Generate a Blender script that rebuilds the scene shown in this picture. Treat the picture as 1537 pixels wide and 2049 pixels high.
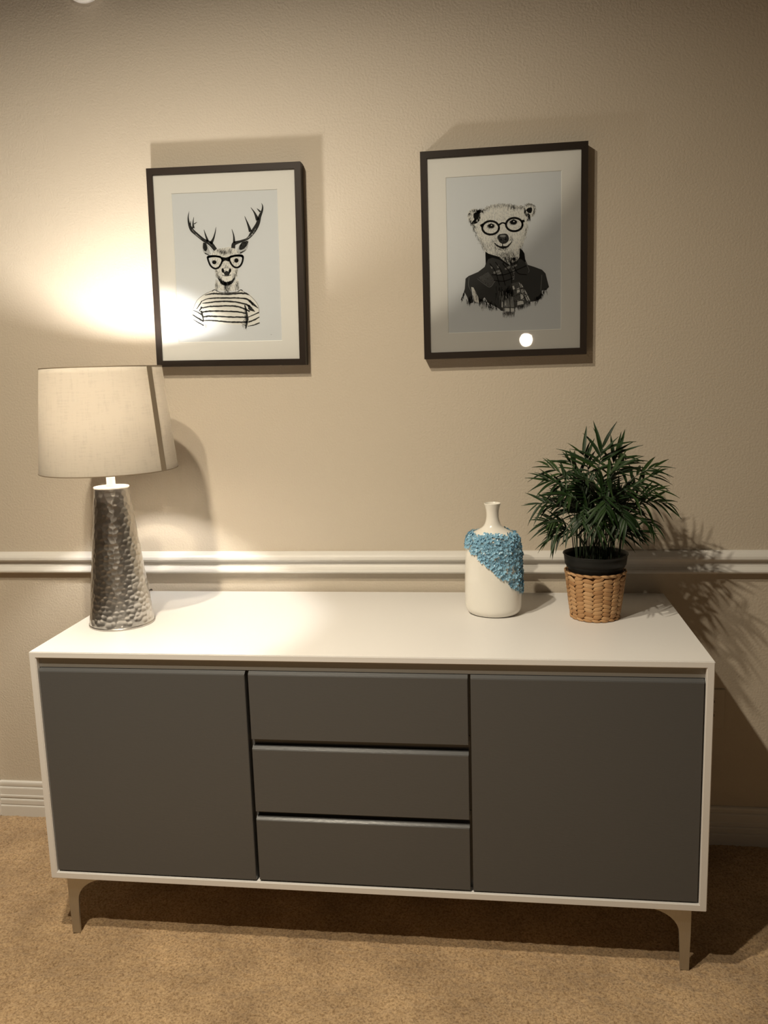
import bpy, bmesh, math, random
import numpy as np
from mathutils import Matrix, Vector

for o in list(bpy.data.objects):
    bpy.data.objects.remove(o)
S = bpy.context.scene
C = S.collection
PI = math.pi
rnd = random.Random(7)

# ------------------------------------------------------------------ camera
cam_d = bpy.data.cameras.new('camera')
cam = bpy.data.objects.new('camera', cam_d); C.objects.link(cam)
cam_d.sensor_fit = 'VERTICAL'; cam_d.sensor_height = 24.0
cam_d.lens = 24.0 * 1685.18 / 2049.0
cam_d.clip_start = 0.05
cr = Vector((0.99118, 0.129078, -0.030008)); cu = Vector((0.008491, 0.16412, 0.986404)); cf = Vector((-0.132248, 0.977959, -0.161576))
m = Matrix((cr, cu, -cf)).transposed().to_4x4()
m.translation = (0.30896, -2.27455, 1.3190)
cam.matrix_world = m
S.camera = cam

# ------------------------------------------------------------------ world, lights, exposure
w = bpy.data.worlds.new('world'); S.world = w; w.use_nodes = True
w.node_tree.nodes['Background'].inputs[0].default_value = (0.05, 0.045, 0.04, 1)
w.node_tree.nodes['Background'].inputs[1].default_value = 0.2
S.view_settings.view_transform = 'Standard'
S.view_settings.look = 'None'
S.view_settings.exposure = 0.0
S.view_settings.gamma = 1.0
S.view_settings.use_curve_mapping = False

def point(name, loc, power, col, r, parent=None):
    d = bpy.data.lights.new(name, 'POINT'); d.energy = power; d.color = col; d.shadow_soft_size = r
    o = bpy.data.objects.new(name, d); C.objects.link(o); o.location = loc
    return o
WARM = (1.0, 0.88, 0.69)
CEIL_A, CEIL_B = (-0.46, -1.80, 2.57), (-0.46, -1.36, 2.57)
for c_ in (CEIL_A, CEIL_B):      # open-bottomed lamp cups shining down
    d = bpy.data.lights.new('ceiling_bulb_light', 'AREA'); d.shape = 'DISK'; d.size = 0.05; d.energy = 30; d.color = WARM; d.spread = math.radians(163)
    o = bpy.data.objects.new('ceiling_bulb_light', d); C.objects.link(o); o.location = c_
LAMP = (-0.632, -0.32)
point('table_bulb_light', (LAMP[0], LAMP[1], 1.278), 26.0, (1.0, 0.955, 0.89), 0.030)
point('floor_bulb_light', (0.530, -4.0, 1.529), 10.0, (1.0, 0.85, 0.66), 0.042)

# ------------------------------------------------------------------ helpers
def mat(name, col, rough=0.5, metal=0.0, spec=0.5, coat=0.0):
    m = bpy.data.materials.new(name); m.use_nodes = True
    b = m.node_tree.nodes['Principled BSDF']
    b.inputs['Base Color'].default_value = (*col, 1); b.inputs['Roughness'].default_value = rough
    b.inputs['Metallic'].default_value = metal; b.inputs['Specular IOR Level'].default_value = spec
    b.inputs['Coat Weight'].default_value = coat
    return m
def nd(m, t, **kw):
    n = m.node_tree.nodes.new(t)
    for k, v in kw.items(): setattr(n, k, v)
    return n
def lk(m, a, b): m.node_tree.links.new(a, b)
def bsdf(m): return m.node_tree.nodes['Principled BSDF']
def noise(m, scale, detail=4, rough=0.5, mapping=None):
    tc = nd(m, 'ShaderNodeTexCoord'); n = nd(m, 'ShaderNodeTexNoise')
    n.inputs['Scale'].default_value = scale; n.inputs['Detail'].default_value = detail; n.inputs['Roughness'].default_value = rough
    if mapping:
        mp = nd(m, 'ShaderNodeMapping'); mp.inputs['Scale'].default_value = mapping
        lk(m, tc.outputs['Object'], mp.inputs[0]); lk(m, mp.outputs[0], n.inputs['Vector'])
    else: lk(m, tc.outputs['Object'], n.inputs['Vector'])
    return n
def ramp(m, src, stops):
    r = nd(m, 'ShaderNodeValToRGB'); e = r.color_ramp.elements
    e[0].position, e[0].color = stops[0][0], (*stops[0][1], 1)
    e[1].position, e[1].color = stops[-1][0], (*stops[-1][1], 1)
    for p, c in stops[1:-1]:
        x = e.new(p); x.color = (*c, 1)
    lk(m, src, r.inputs[0]); return r
def bump(m, src, strength, dist):
    b = nd(m, 'ShaderNodeBump'); b.inputs['Strength'].default_value = strength; b.inputs['Distance'].default_value = dist
    lk(m, src, b.inputs['Height']); lk(m, b.outputs[0], bsdf(m).inputs['Normal']); return b

def link(name, me, material, parent=None, smooth=False):
    o = bpy.data.objects.new(name, me); C.objects.link(o)
    if material:
        for mm in (material if isinstance(material, (list, tuple)) else [material]): me.materials.append(mm)
    if smooth:
        for p in me.polygons: p.use_smooth = True
    if parent: o.parent = parent
    return o
def obj(name, bm, material, parent=None, smooth=False):
    bmesh.ops.recalc_face_normals(bm, faces=bm.faces[:])
    me = bpy.data.meshes.new(name); bm.to_mesh(me); bm.free()
    return link(name, me, material, parent, smooth)
def pyd(name, vs, fs, material, parent=None, smooth=False):
    me = bpy.data.meshes.new(name); me.from_pydata([tuple(v) for v in vs], [], [tuple(f) for f in fs]); me.update()
    return link(name, me, material, parent, smooth)
def thing(name, label, cat, loc=(0, 0, 0), group=None):
    o = bpy.data.objects.new(name, None); C.objects.link(o); o.location = loc; o.empty_display_size = .05
    o['label'] = label; o['category'] = cat
    if group: o['group'] = group
    return o
def box(bm, x0, x1, y0, y1, z0, z1, bev=0.0, seg=2):
    vs = [bm.verts.new((x, y, z)) for x in (x0, x1) for y in (y0, y1) for z in (z0, z1)]
    fs = [bm.faces.new([vs[i] for i in f]) for f in ((0,1,3,2),(4,6,7,5),(0,4,5,1),(2,3,7,6),(0,2,6,4),(1,5,7,3))]
    if bev:
        es = set(e for f in fs for e in f.edges)
        bmesh.ops.bevel(bm, geom=list(es), offset=bev, segments=seg, affect='EDGES', profile=0.5)
def boxo(name, dims, material, parent=None, bev=0.0):
    bm = bmesh.new(); box(bm, *dims, bev=bev); return obj(name, bm, material, parent)
def prism(name, prof, x0, x1, material, parent=None):
    """profile of (y, z) points swept along x"""
    n = len(prof); vs = [(x0, y, z) for y, z in prof] + [(x1, y, z) for y, z in prof]
    fs = [(i, (i+1) % n, n + (i+1) % n, n + i) for i in range(n)] + [tuple(range(n))[::-1], tuple(range(n, 2*n))]
    me = bpy.data.meshes.new(name); me.from_pydata(vs, [], fs)
    bm = bmesh.new(); bm.from_mesh(me); bpy.data.meshes.remove(me)
    return obj(name, bm, material, parent)
def lathe(name, prof, material, parent=None, seg=64, c=(0, 0), smooth=True, sx=1.0, sy=1.0):
    vs, fs, n = [], [], len(prof)
    for r, z in prof:
        for k in range(seg):
            a = 2*PI*k/seg; vs.append((c[0] + sx*r*math.cos(a), c[1] + sy*r*math.sin(a), z))
    for i in range(n-1):
        for k in range(seg):
            fs.append((i*seg+k, i*seg+(k+1) % seg, (i+1)*seg+(k+1) % seg, (i+1)*seg+k))
    if prof[0][0] > 1e-4: pass
    return pyd(name, vs, fs, material, parent, smooth)
def tube(bm, pts, radii, seg=8):
    pts = [Vector(p) for p in pts]; rings = []
    if not isinstance(radii, (list, tuple)): radii = [radii]*len(pts)
    prev = None
    for i, p in enumerate(pts):
        t = (pts[min(i+1, len(pts)-1)] - pts[max(i-1, 0)]).normalized()
        a = prev if prev is not None else (Vector((0, 0, 1)) if abs(t.z) < .9 else Vector((1, 0, 0)))
        a = (a - t*a.dot(t)).normalized(); prev = a; b = t.cross(a)
        rings.append([bm.verts.new(p + radii[i]*(math.cos(2*PI*k/seg)*a + math.sin(2*PI*k/seg)*b)) for k in range(seg)])
    for i in range(len(pts)-1):
        for k in range(seg):
            bm.faces.new((rings[i][k], rings[i][(k+1) % seg], rings[i+1][(k+1) % seg], rings[i+1][k]))
    bm.faces.new(rings[0][::-1]); bm.faces.new(rings[-1])
def catmull(P, n=6):
    P = [np.array(p, float) for p in P]
    if len(P) < 3:
        return [P[0] + (P[1]-P[0])*t for t in np.linspace(0, 1, n)]
    Q = [2*P[0]-P[1]] + P + [2*P[-1]-P[-2]]; out = []
    for i in range(1, len(Q)-2):
        a, b, c, d = Q[i-1], Q[i], Q[i+1], Q[i+2]
        for k in range(n):
            t = k/n; out.append(.5*((2*b) + (c-a)*t + (2*a-5*b+4*c-d)*t*t + (3*b-a-3*c+d)*t**3))
    out.append(P[-1]); return out

# ------------------------------------------------------------------ materials
M = {}
m = M['wall'] = mat('wall_paint', (0.55, 0.483, 0.39), 0.55, spec=0.3)
n1 = noise(m, 170, 3, .55); bump(m, n1.outputs[0], 0.34, 0.004)
m = M['white_trim'] = mat('white_trim_paint', (0.67, 0.645, 0.60), 0.35)
m = M['ceiling'] = mat('ceiling_paint', (0.16, 0.145, 0.125), 0.8)  # tone set dark so the unseen ceiling bounces little light
m = M['far_wall'] = mat('taupe_wall_paint', (0.12, 0.10, 0.08), 0.6)  # unseen walls, darkened to weaken the light they bounce back
m = M['white'] = mat('white_lacquer', (0.75, 0.735, 0.715), 0.38)
n1 = noise(m, 55, 3); bump(m, n1.outputs[0], 0.04, 0.002)
m = M['grey'] = mat('grey_satin_paint', (0.083, 0.085, 0.087), 0.30, spec=0.55)
n1 = noise(m, 160, 3, mapping=(.5, 1, 2)); bump(m, n1.outputs[0], 0.08, 0.002)
M['rail_grey'] = mat('pale_grey_paint', (0.30, 0.29, 0.27), 0.4)
m = M['nickel'] = mat('brushed_nickel', (0.52, 0.50, 0.46), 0.42, 1.0)
n1 = noise(m, 90, 4, mapping=(6, 6, .6)); r1 = ramp(m, n1.outputs[0], [(0.3, (.42,)*3), (.7, (.58,)*3)]); lk(m, r1.outputs[0], bsdf(m).inputs['Roughness'])
m = M['hammered'] = mat('hammered_metal', (0.60, 0.57, 0.53), 0.34, 1.0, coat=0.7)
bsdf(m).inputs['Coat Roughness'].default_value = 0.09
m = M['carpet'] = mat('tan_carpet', (0.4, 0.27, 0.16), 0.95, spec=0.1)
na = noise(m, 190, 4, .75); nb = noise(m, 5.5, 3, .6)
ra = ramp(m, na.outputs[0], [(0.34, (0.26, 0.160, 0.075)), (0.5, (0.53, 0.362, 0.202)), (0.66, (0.70, 0.50, 0.290))])
rb = ramp(m, nb.outputs[0], [(0.32, (0.74, 0.72, 0.70)), (0.68, (1.10, 1.09, 1.07))])
mx = nd(m, 'ShaderNodeMixRGB', blend_type='MULTIPLY'); mx.inputs[0].default_value = 1
lk(m, ra.outputs[0], mx.inputs[1]); lk(m, rb.outputs[0], mx.inputs[2]); lk(m, mx.outputs[0], bsdf(m).inputs['Base Color'])
bump(m, na.outputs[0], 0.8, 0.006)
bsdf(m).inputs['Sheen Weight'].default_value = 0.15
m = M['frame'] = mat('espresso_wood', (0.020, 0.0135, 0.0095), 0.45, spec=.2)
n1 = noise(m, 60, 4, mapping=(1, 1, .2)); bump(m, n1.outputs[0], 0.05, 0.002)
M['mat_board'] = mat('mat_board', (0.83, 0.81, 0.79), 0.9, spec=.1)
M['mat_bevel'] = mat('mat_bevel', (0.90, 0.88, 0.84), 0.9, spec=.1)
M['paper'] = mat('print_paper', (0.71, 0.73, 0.77), 0.9, spec=.1)
M['backing'] = mat('backing_board', (0.2, 0.14, 0.09), 0.9)
# pane: clear glass, mirror-like by Fresnel
m = bpy.data.materials.new('picture_glass'); m.use_nodes = True; m.node_tree.nodes.clear(); M['glass'] = m
out = nd(m, 'ShaderNodeOutputMaterial'); mixn = nd(m, 'ShaderNodeMixShader'); tr = nd(m, 'ShaderNodeBsdfTransparent'); gl = nd(m, 'ShaderNodeBsdfGlossy'); fr = nd(m, 'ShaderNodeFresnel')
gl.inputs['Roughness'].default_value = 0.02; fr.inputs[0].default_value = 1.45; tr.inputs[0].default_value = (.97, .975, .97, 1)
lk(m, fr.outputs[0], mixn.inputs[0]); lk(m, tr.outputs[0], mixn.inputs[1]); lk(m, gl.outputs[0], mixn.inputs[2]); lk(m, mixn.outputs[0], out.inputs[0])
# lamp shade: woven cloth that lets light through
def cloth(name, col, trans):
    m = bpy.data.materials.new(name); m.use_nodes = True; m.node_tree.nodes.clear()
    out = nd(m, 'ShaderNodeOutputMaterial'); mixn = nd(m, 'ShaderNodeMixShader'); d = nd(m, 'ShaderNodeBsdfDiffuse'); t = nd(m, 'ShaderNodeBsdfTranslucent')
    mixn.inputs[0].default_value = trans
    na = noise(m, 130, 3, .6, mapping=(1, 1, .12)); nb = noise(m, 130, 3, .6, mapping=(.25, .25, 2.5))
    ad = nd(m, 'ShaderNodeMath', operation='ADD'); lk(m, na.outputs[0], ad.inputs[0]); lk(m, nb.outputs[0], ad.inputs[1])
    r = ramp(m, ad.outputs[0], [(0.7, tuple(c*.93 for c in col)), (1.3, tuple(min(1, c*1.04) for c in col))])
    lk(m, r.outputs[0], d.inputs[0]); lk(m, r.outputs[0], t.inputs[0])
    lk(m, d.outputs[0], mixn.inputs[1]); lk(m, t.outputs[0], mixn.inputs[2]); lk(m, mixn.outputs[0], out.inputs[0])
    return m
M['shade'] = cloth('linen_shade', (0.52, 0.475, 0.405), 0.19)
M['shade_trim'] = mat('shade_binding', (0.24, 0.19, 0.13), 0.9)
M['white_plastic'] = mat('white_plastic', (0.82, 0.80, 0.77), 0.35)
M['almond'] = mat('almond_plastic', (0.50, 0.44, 0.36), 0.4)
M['dark_plastic'] = mat('dark_slot', (0.01, 0.01, 0.01), 0.6)
M['cord'] = mat('brown_cord', (0.05, 0.04, 0.03), 0.5)
m = M['ceramic'] = mat('cream_ceramic', (0.82, 0.79, 0.72), 0.22, coat=0.2)
M['blue'] = mat('blue_glaze', (0.24, 0.46, 0.62), 0.3, coat=.3)
m = M['weave'] = mat('woven_hyacinth', (0.5, 0.28, 0.12), 0.6)
oi = nd(m, 'ShaderNodeObjectInfo'); r1 = ramp(m, oi.outputs['Random'], [(0, (0.42, 0.215, 0.085)), (.5, (0.54, 0.30, 0.13)), (1, (0.63, 0.385, 0.19))])
n1 = noise(m, 500, 3, mapping=(.15, 1, 1)); r2 = ramp(m, n1.outputs[0], [(0.3, (.7,)*3), (.7, (1.1,)*3)])
mx = nd(m, 'ShaderNodeMixRGB', blend_type='MULTIPLY'); mx.inputs[0].default_value = 1; lk(m, r1.outputs[0], mx.inputs[1]); lk(m, r2.outputs[0], mx.inputs[2]); lk(m, mx.outputs[0], bsdf(m).inputs['Base Color'])
bump(m, n1.outputs[0], .4, .001)
M['weave_dark'] = mat('basket_core', (0.16, 0.075, 0.03), 0.8)
M['pot'] = mat('black_pot', (0.0045, 0.005, 0.004), 0.5, spec=.3)
M['soil'] = mat('potting_soil', (0.02, 0.013, 0.008), 0.95)
n1 = noise(M['soil'], 200, 3); bump(M['soil'], n1.outputs[0], 1, .01)
m = M['leaf'] = mat('palm_leaf', (0.018, 0.05, 0.014), 0.5, spec=.3)
oi = nd(m, 'ShaderNodeObjectInfo'); r1 = ramp(m, oi.outputs['Random'], [(0, (0.006, 0.018, 0.004)), (.6, (0.011, 0.031, 0.006)), (1, (0.024, 0.050, 0.010))]); lk(m, r1.outputs[0], bsdf(m).inputs['Base Color'])
M['stem'] = mat('palm_stem', (0.022, 0.036, 0.016), 0.5)
M['brass'] = mat('fixture_metal', (0.4, 0.36, 0.3), 0.35, 1.0)

# ------------------------------------------------------------------ the room
X0, X1, Y0, ZC = -4.6, 4.6, -8.0, 2.76
def struct(o, label=None):
    o['kind'] = 'structure'
    if label: o['label'] = label
    return o
XL = -1.2275      # where the seen wall meets the door casing
struct(boxo('wall_back', (X0, X1, 0, .12, 0, ZC), M['wall']), 'beige painted wall behind the sideboard')
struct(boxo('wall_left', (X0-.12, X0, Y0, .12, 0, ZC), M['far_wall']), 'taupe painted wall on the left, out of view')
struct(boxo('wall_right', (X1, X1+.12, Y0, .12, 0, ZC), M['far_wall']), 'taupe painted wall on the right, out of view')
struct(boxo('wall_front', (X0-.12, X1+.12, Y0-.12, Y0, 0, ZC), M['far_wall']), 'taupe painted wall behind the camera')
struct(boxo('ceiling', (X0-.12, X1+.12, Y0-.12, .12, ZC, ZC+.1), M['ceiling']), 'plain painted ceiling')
# carpet: one floor, its nap modelled near the sideboard
def carpet():
    g = np.random.RandomState(3)
    xs = np.concatenate([np.linspace(X0, -1.5, 20)[:-1], np.arange(-1.5, 1.5, .0055), np.linspace(1.5, X1, 20)])
    ys = np.concatenate([np.linspace(Y0, -1.2, 24)[:-1], np.arange(-1.2, -.0001, .0055), [0.0]])
    nx, ny = len(xs), len(ys)
    Xg, Yg = np.meshgrid(xs, ys)
    H = g.rand(ny, nx)
    H2 = (H + np.roll(H, 1, 0) + np.roll(H, 1, 1) + np.roll(H, (1, 1), (0, 1)))/4
    Z = (H2-.75)*.0075 + .0012*np.sin(Xg*31+4*np.sin(Yg*23)) * np.sin(Yg*37+2*np.sin(Xg*19))
    Z = np.minimum(Z, .0005)
    dense = (Xg > -1.5) & (Xg < 1.5) & (Yg > -1.2)
    Z[~dense] = -.002
    jx = (g.rand(ny, nx)-.5)*.004*dense; jy = (g.rand(ny, nx)-.5)*.004*dense
    jx[:, 0] = jx[:, -1] = 0; jy[0] = jy[-1] = 0
    co = np.stack([Xg+jx, np.minimum(Yg+jy, 0), Z], -1).reshape(-1, 3).astype(np.float32)
    idx = np.arange(nx*ny).reshape(ny, nx)
    q = np.stack([idx[:-1, :-1], idx[:-1, 1:], idx[1:, 1:], idx[1:, :-1]], -1).reshape(-1, 4)
    me = bpy.data.meshes.new('floor'); me.vertices.add(len(co)); me.vertices.foreach_set('co', co.ravel())
    me.loops.add(q.size); me.loops.foreach_set('vertex_index', q.ravel().astype(np.int32))
    me.polygons.add(len(q)); me.polygons.foreach_set('loop_start', np.arange(0, q.size, 4, dtype=np.int32))
    me.update(calc_edges=True); me.validate()
    struct(link('floor', me, M['carpet'], smooth=True), 'tan cut-pile carpet')
carpet()
# chair rail (y negative = towards the room)
rail = [(0, .834), (-.005, .834), (-.009, .832), (-.016, .826), (-.021, .820), (-.022, .814), (-.021, .811), (-.010, .809), (-.0085, .804), (-.009, .798), (-.012, .791), (-.017, .786), (-.021, .783), (-.0225, .779), (-.021, .7755), (-.012, .774), (-.006, .7725), (-.004, .770), (0, .770)]
struct(prism('trim_1', rail, XL, X1, M['white_trim']), 'white moulded chair rail running across the wall')
base = [(0, .1085), (-.004, .1085), (-.008, .106), (-.009, .101), (-.0085, .094), (-.006, .0915), (-.0095, .089), (-.0105, .086), (-.0105, .066), (-.0125, .0635), (-.0125, .058), (-.009, .056), (-.009, .053), (-.0125, .051), (-.0135, .048), (-.0135, .036), (-.011, .0335), (-.0145, .0305), (-.015, .028), (-.015, -.004), (0, -.004)]
struct(prism('baseboard_back', base, XL, X1, M['white_trim']), 'white grooved baseboard along the wall')
cas = boxo('trim_2', (XL-.10, XL, -.019, 0, -.004, 2.12), M['white_trim'], bev=.004)
struct(cas, 'white door casing at the left end of the wall')

# ------------------------------------------------------------------ sideboard
GAP, D, HT, HB, HW = 0.012, 0.5444, 0.7193, 0.1575, 0.75
YF, YB = -(GAP+D), -GAP
sb = thing('sideboard', 'low white sideboard with grey doors and drawers on metal legs', 'sideboard', (0, (YF+YB)/2, 0))
yc = (YF+YB)/2
F, B = YF-yc, YB-yc          # local front/back
ts, tt, tb = .0165, .0145, .0165
bm = bmesh.new()
# one lacquered case: outer box with a beveled front opening
ox, oz0, oz1 = HW, HB, HT
ix, iz0, iz1 = HW-ts, HB+tb, HT-tt
def ring(y, hx, z0, z1): return [bm.verts.new((x, y, z)) for x, z in ((-hx, z0), (hx, z0), (hx, z1), (-hx, z1))]
R0 = ring(B, ox, oz0, oz1); R1 = ring(F, ox, oz0, oz1); R2 = ring(F, ix, iz0, iz1); R3 = ring(B-.012, ix, iz0, iz1)
bm.faces.new(R0)
for a, b in ((R0, R1), (R1, R2), (R2, R3)):
    for k in range(4): bm.faces.new((a[k], a[(k+1) % 4], b[(k+1) % 4], b[k]))
bm.faces.new(R3)
es = [e for e in bm.edges if all(v in R1+R2+R0 for v in e.verts) and not (e.verts[0] in R1 and e.verts[1] in R2) and not (e.verts[0] in R2 and e.verts[1] in R1)]
bmesh.ops.bevel(bm, geom=es, offset=.0016, segments=2, affect='EDGES')
obj('case', bm, M['white'], sb)
DX0, DX1 = -.2385, .2450      # drawer stack
LX1, RX0 = -.2465, .2510
FY = F+.003                   # door faces sit a little behind the case edge
for x in (-.2425, .248):
    boxo('divider', (x-.008, x+.008, F+.024, B-.02, iz0, iz1), M['grey'], sb)
boxo('top_rail', (-ix, ix, F+.0125, F+.030, .6800, iz1), M['rail_grey'], sb)
def front(name, x0, x1, z0, z1):
    """slab with its top edge chamfered back as a finger pull"""
    pr = [(FY, z0), (FY, z1), (F+.0118, z1+.0062), (F+.020, z1+.0062), (F+.020, z0)]
    n = len(pr)
    bm = bmesh.new()
    a = [bm.verts.new((x0, y, z)) for y, z in pr]; b = [bm.verts.new((x1, y, z)) for y, z in pr]
    for k in range(n): bm.faces.new((a[k], a[(k+1) % n], b[(k+1) % n], b[k]))
    bm.faces.new(a[::-1]); bm.faces.new(b)
    es = [e for e in bm.edges if abs(e.verts[0].co.y-FY) < 1e-6 and abs(e.verts[1].co.y-FY) < 1e-6]
    bmesh.ops.bevel(bm, geom=es, offset=.0010, segments=2, affect='EDGES')
    return obj(name, bm, M['grey'], sb)
ZB = iz0+.0035
front('door', -ix+.0025, LX1, ZB, .6725)
front('door', RX0, ix-.0025, ZB, .6725)
for z0, z1 in ((.5215, .6725), (.3475, .4975), (ZB+.001, .3275)):
    front('drawer_front', DX0, DX1, z0, z1)
# dark drawer boxes behind the fronts, seen through the gaps
boxo('drawer_rail', (DX0-.003, DX1+.003, F+.0215, F+.04, .490, .535), M['grey'], sb)
boxo('drawer_rail', (DX0-.003, DX1+.003, F+.0215, F+.04, .32, .36), M['grey'], sb)
def leg(sx, sy):
    """L-shaped bracket: two curved wings meeting in a tapering foot; built for the front left corner"""
    H = HB
    out = [(0, H)]
    for t in np.linspace(0, 1, 5): out.append((-.0015 - .004*t*0, H*(1-t)))
    pr = [(.0000, H), (.0000, .085), (-.0035+.0045, .045), (.0015, 0), (.0205, 0), (.0225, .05), (.0245, .088)]
    for t in np.linspace(.12, 1, 9):
        a = t*PI/2
        pr.append((.0245 + .082*(1-math.cos(a))**1.0, .088 + (H-.010-.088)*math.sin(a)))
    pr += [(.1085, H)]
    bm = bmesh.new()
    for wing in (0, 1):
        a, b = [], []
        for u, z in pr:
            if wing == 0:
                a.append(bm.verts.new((u, 0, z))); b.append(bm.verts.new((u, .006, z)))
            else:
                a.append(bm.verts.new((0, max(u, .0062), z))); b.append(bm.verts.new((.006, max(u, .0062), z)))
        n = len(pr)
        for k in range(n): bm.faces.new((a[k], a[(k+1) % n], b[(k+1) % n], b[k]))
        bm.faces.new(a); bm.faces.new(b[::-1])
    for v in bm.verts:
        v.co.x *= sx; v.co.y *= sy
    o = obj('leg', bm, M['nickel'], sb)
    o.location = (-sx*.7235, (F+.022) if sy > 0 else (B-.022), 0)
for sx in (1, -1):
    for sy in (1, -1): leg(sx, sy)

# ------------------------------------------------------------------ table lamp
lp = thing('table_lamp', 'table lamp with hammered metal base and cream drum shade, switched on', 'lamp', (LAMP[0], LAMP[1], HT))
def hammered():
    g = random.Random(5); seg, rows = 300, 240
    h, r0, r1 = .3455, .0795, .0415
    cell = []
    # rows of hammer marks
    nr = 26
    for i in range(nr):
        z = .012 + (h-.02)*(i+.5)/nr; rr = r0+(r1-r0)*z/h
        nc = int(2*PI*rr/.0135)
        for k in range(nc):
            cell.append(((k+.5*(i % 2)+g.uniform(-.3, .3))/nc*2*PI, z+g.uniform(-.0048, .0048), g.uniform(.8, 1.25)))
    cell = np.array(cell)
    th = np.linspace(0, 2*PI, seg, endpoint=False); zs = np.linspace(0, h, rows)
    vs = []
    for z in zs:
        rr = r0+(r1-r0)*z/h
        near = cell[np.abs(cell[:, 1]-z) < .03]
        da = np.abs((th[:, None]-near[None, :, 0]+PI) % (2*PI)-PI)*rr
        dz = (z-near[None, :, 1])*1.05
        dd = np.sqrt(da**2+dz**2)/near[None, :, 2]
        dm = np.sort(dd, 1)[:, 0]
        dep = -.0009*np.clip(1-(dm/.0078)**2, 0, 1)
        if z < .007 or z > h-.004: dep = dep*0
        rad = rr+dep
        vs.append(np.stack([rad*np.cos(th), rad*np.sin(th), np.full(seg, z)], -1))
    vs = np.concatenate(vs)
    fs = [(i*seg+k, i*seg+(k+1) % seg, (i+1)*seg+(k+1) % seg, (i+1)*seg+k) for i in range(rows-1) for k in range(seg)]
    pyd('base', vs, fs, M['hammered'], lp, True)
hammered()
lathe('base_plate', [(0.0, .001), (.0795, .001), (.0805, .002), (.0805, .004), (.0795, .005)], M['hammered'], lp, 96)
lathe('base_cap', [(.0425, .3435), (.0428, .3465), (.0415, .3475), (.012, .3475), (.0, .3475)], M['white_plastic'], lp)
lathe('neck', [(.0125, .3475), (.0125, .352), (.0105, .3525), (.0105, .400), (.008, .402), (.008, .405), (0, .405)], M['white_plastic'], lp, 32)
lathe('socket', [(.0, .404), (.015, .404), (.017, .412), (.017, .470), (.021, .486), (.029, .514), (.0295, .522), (.026, .524), (0, .524)], M['white_plastic'], lp, 32)  # flared collar on top is added to block the bulb's downward light
zb0, zt0, rb0, rt0 = 1.108-HT, 1.355-HT, .1635, .1415
def rs(z): return rb0+(rt0-rb0)*(z-zb0)/(zt0-zb0)
def shade_mesh(z0, z1, off, n=20): return [(rs(z)+off, z) for z in np.linspace(z0, z1, n)]
lathe('lamp_shade', shade_mesh(zb0, zt0, 0) + shade_mesh(zt0, zb0, -.0012) + [(rb0, zb0)], M['shade'], lp, 128)
for z in (zb0, zt0):
    bm = bmesh.new()
    pts = [((rs(z)-.0006)*math.cos(a), (rs(z)-.0006)*math.sin(a), z) for a in np.linspace(0, 2*PI, 97)]
    tube(bm, pts, .0014, 6); obj('shade_edge', bm, M['shade_trim'], lp, True)
# seam: overlapped strip of cloth seen as a darker stripe
a0 = math.radians(-16); hw = .0085
vs, fs = [], []
for i, z in enumerate(np.linspace(zb0-.001, zt0+.001, 12)):
    for off in (.0012, .0003):
        for s in (-1, 1):
            a = a0 + s*hw/rs(z); r = rs(z)+off
            vs.append((r*math.cos(a), r*math.sin(a), z))
for i in range(11):
    q = i*4; fs += [(q, q+1, q+5, q+4), (q+2, q+6, q+7, q+3), (q, q+4, q+6, q+2), (q+1, q+3, q+7, q+5)]
pyd('shade_seam', vs, fs, M['shade_trim'], lp)
# spider fitter
bm = bmesh.new()
for k in range(3):
    a = 2*PI*k/3+.4; tube(bm, [(.012*math.cos(a), .012*math.sin(a), zt0-.02), (.07*math.cos(a), .07*math.sin(a), zt0-.018), ((rt0-.002)*math.cos(a), (rt0-.002)*math.sin(a), zt0-.002)], .0013, 6)
tube(bm, [(0, 0, zt0-.024), (0, 0, zt0-.014)], .013, 12)
obj('shade_fitter', bm, M['brass'], lp)
# harp that carries the fitter
bm = bmesh.new()
tube(bm, catmull([(.016, 0, .41), (.045, 0, .44), (.055, 0, .51), (.035, 0, .585), (.0, 0, zt0-.022), (-.035, 0, .585), (-.055, 0, .51), (-.045, 0, .44), (-.016, 0, .41)], 5), .0013, 6)
obj('harp', bm, M['brass'], lp, True)
bm = bmesh.new()
tube(bm, catmull([(-.03, .070, .004), (-.04, .12, .003), (-.05, .20, .003), (-.053, .285, .003), (-.053, .303, .0045), (-.053, .311, .0035), (-.053, .3135, .0005)], 6), .0022, 8)
obj('power_cord', bm, M['cord'], lp, True)

# ------------------------------------------------------------------ vase with blue flowers
VX, VY = .2995, -.210
va = thing('vase', 'cream ceramic bottle vase with a sash of blue flowers', 'vase', (VX, VY, HT))
va.rotation_euler = (0, 0, math.radians(-14))
prof_v = [(0, .002), (.045, .0), (.056, .001), (.064, .006), (.0690, .015), (.0705, .03), (.0710, .06), (.0708, .09), (.0698, .12), (.0685, .145), (.0670, .165), (.0655, .180), (.0630, .191), (.0580, .1990), (.050, .2050), (.040, .2100), (.0300, .2155), (.0225, .2220), (.0180, .2310), (.0155, .2420), (.0150, .2500), (.0157, .2600), (.0178, .2690), (.0202, .2765), (.0206, .2780), (.0198, .2786), (.0185, .277), (.0140, .262), (.0125, .250), (.0125, .22)]
SY = .86
vs, fs, seg = [], [], 96
vp = [tuple(q) for q in catmull(prof_v, 4)]
def vsy(z): # body oval, neck round
    t = min(1, max(0, (z-.195)/.035)); return SY+(1-SY)*t
for r, z in vp:
    for k in range(seg):
        a = 2*PI*k/seg; vs.append((r*math.cos(a), r*vsy(z)*math.sin(a), z))
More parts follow.
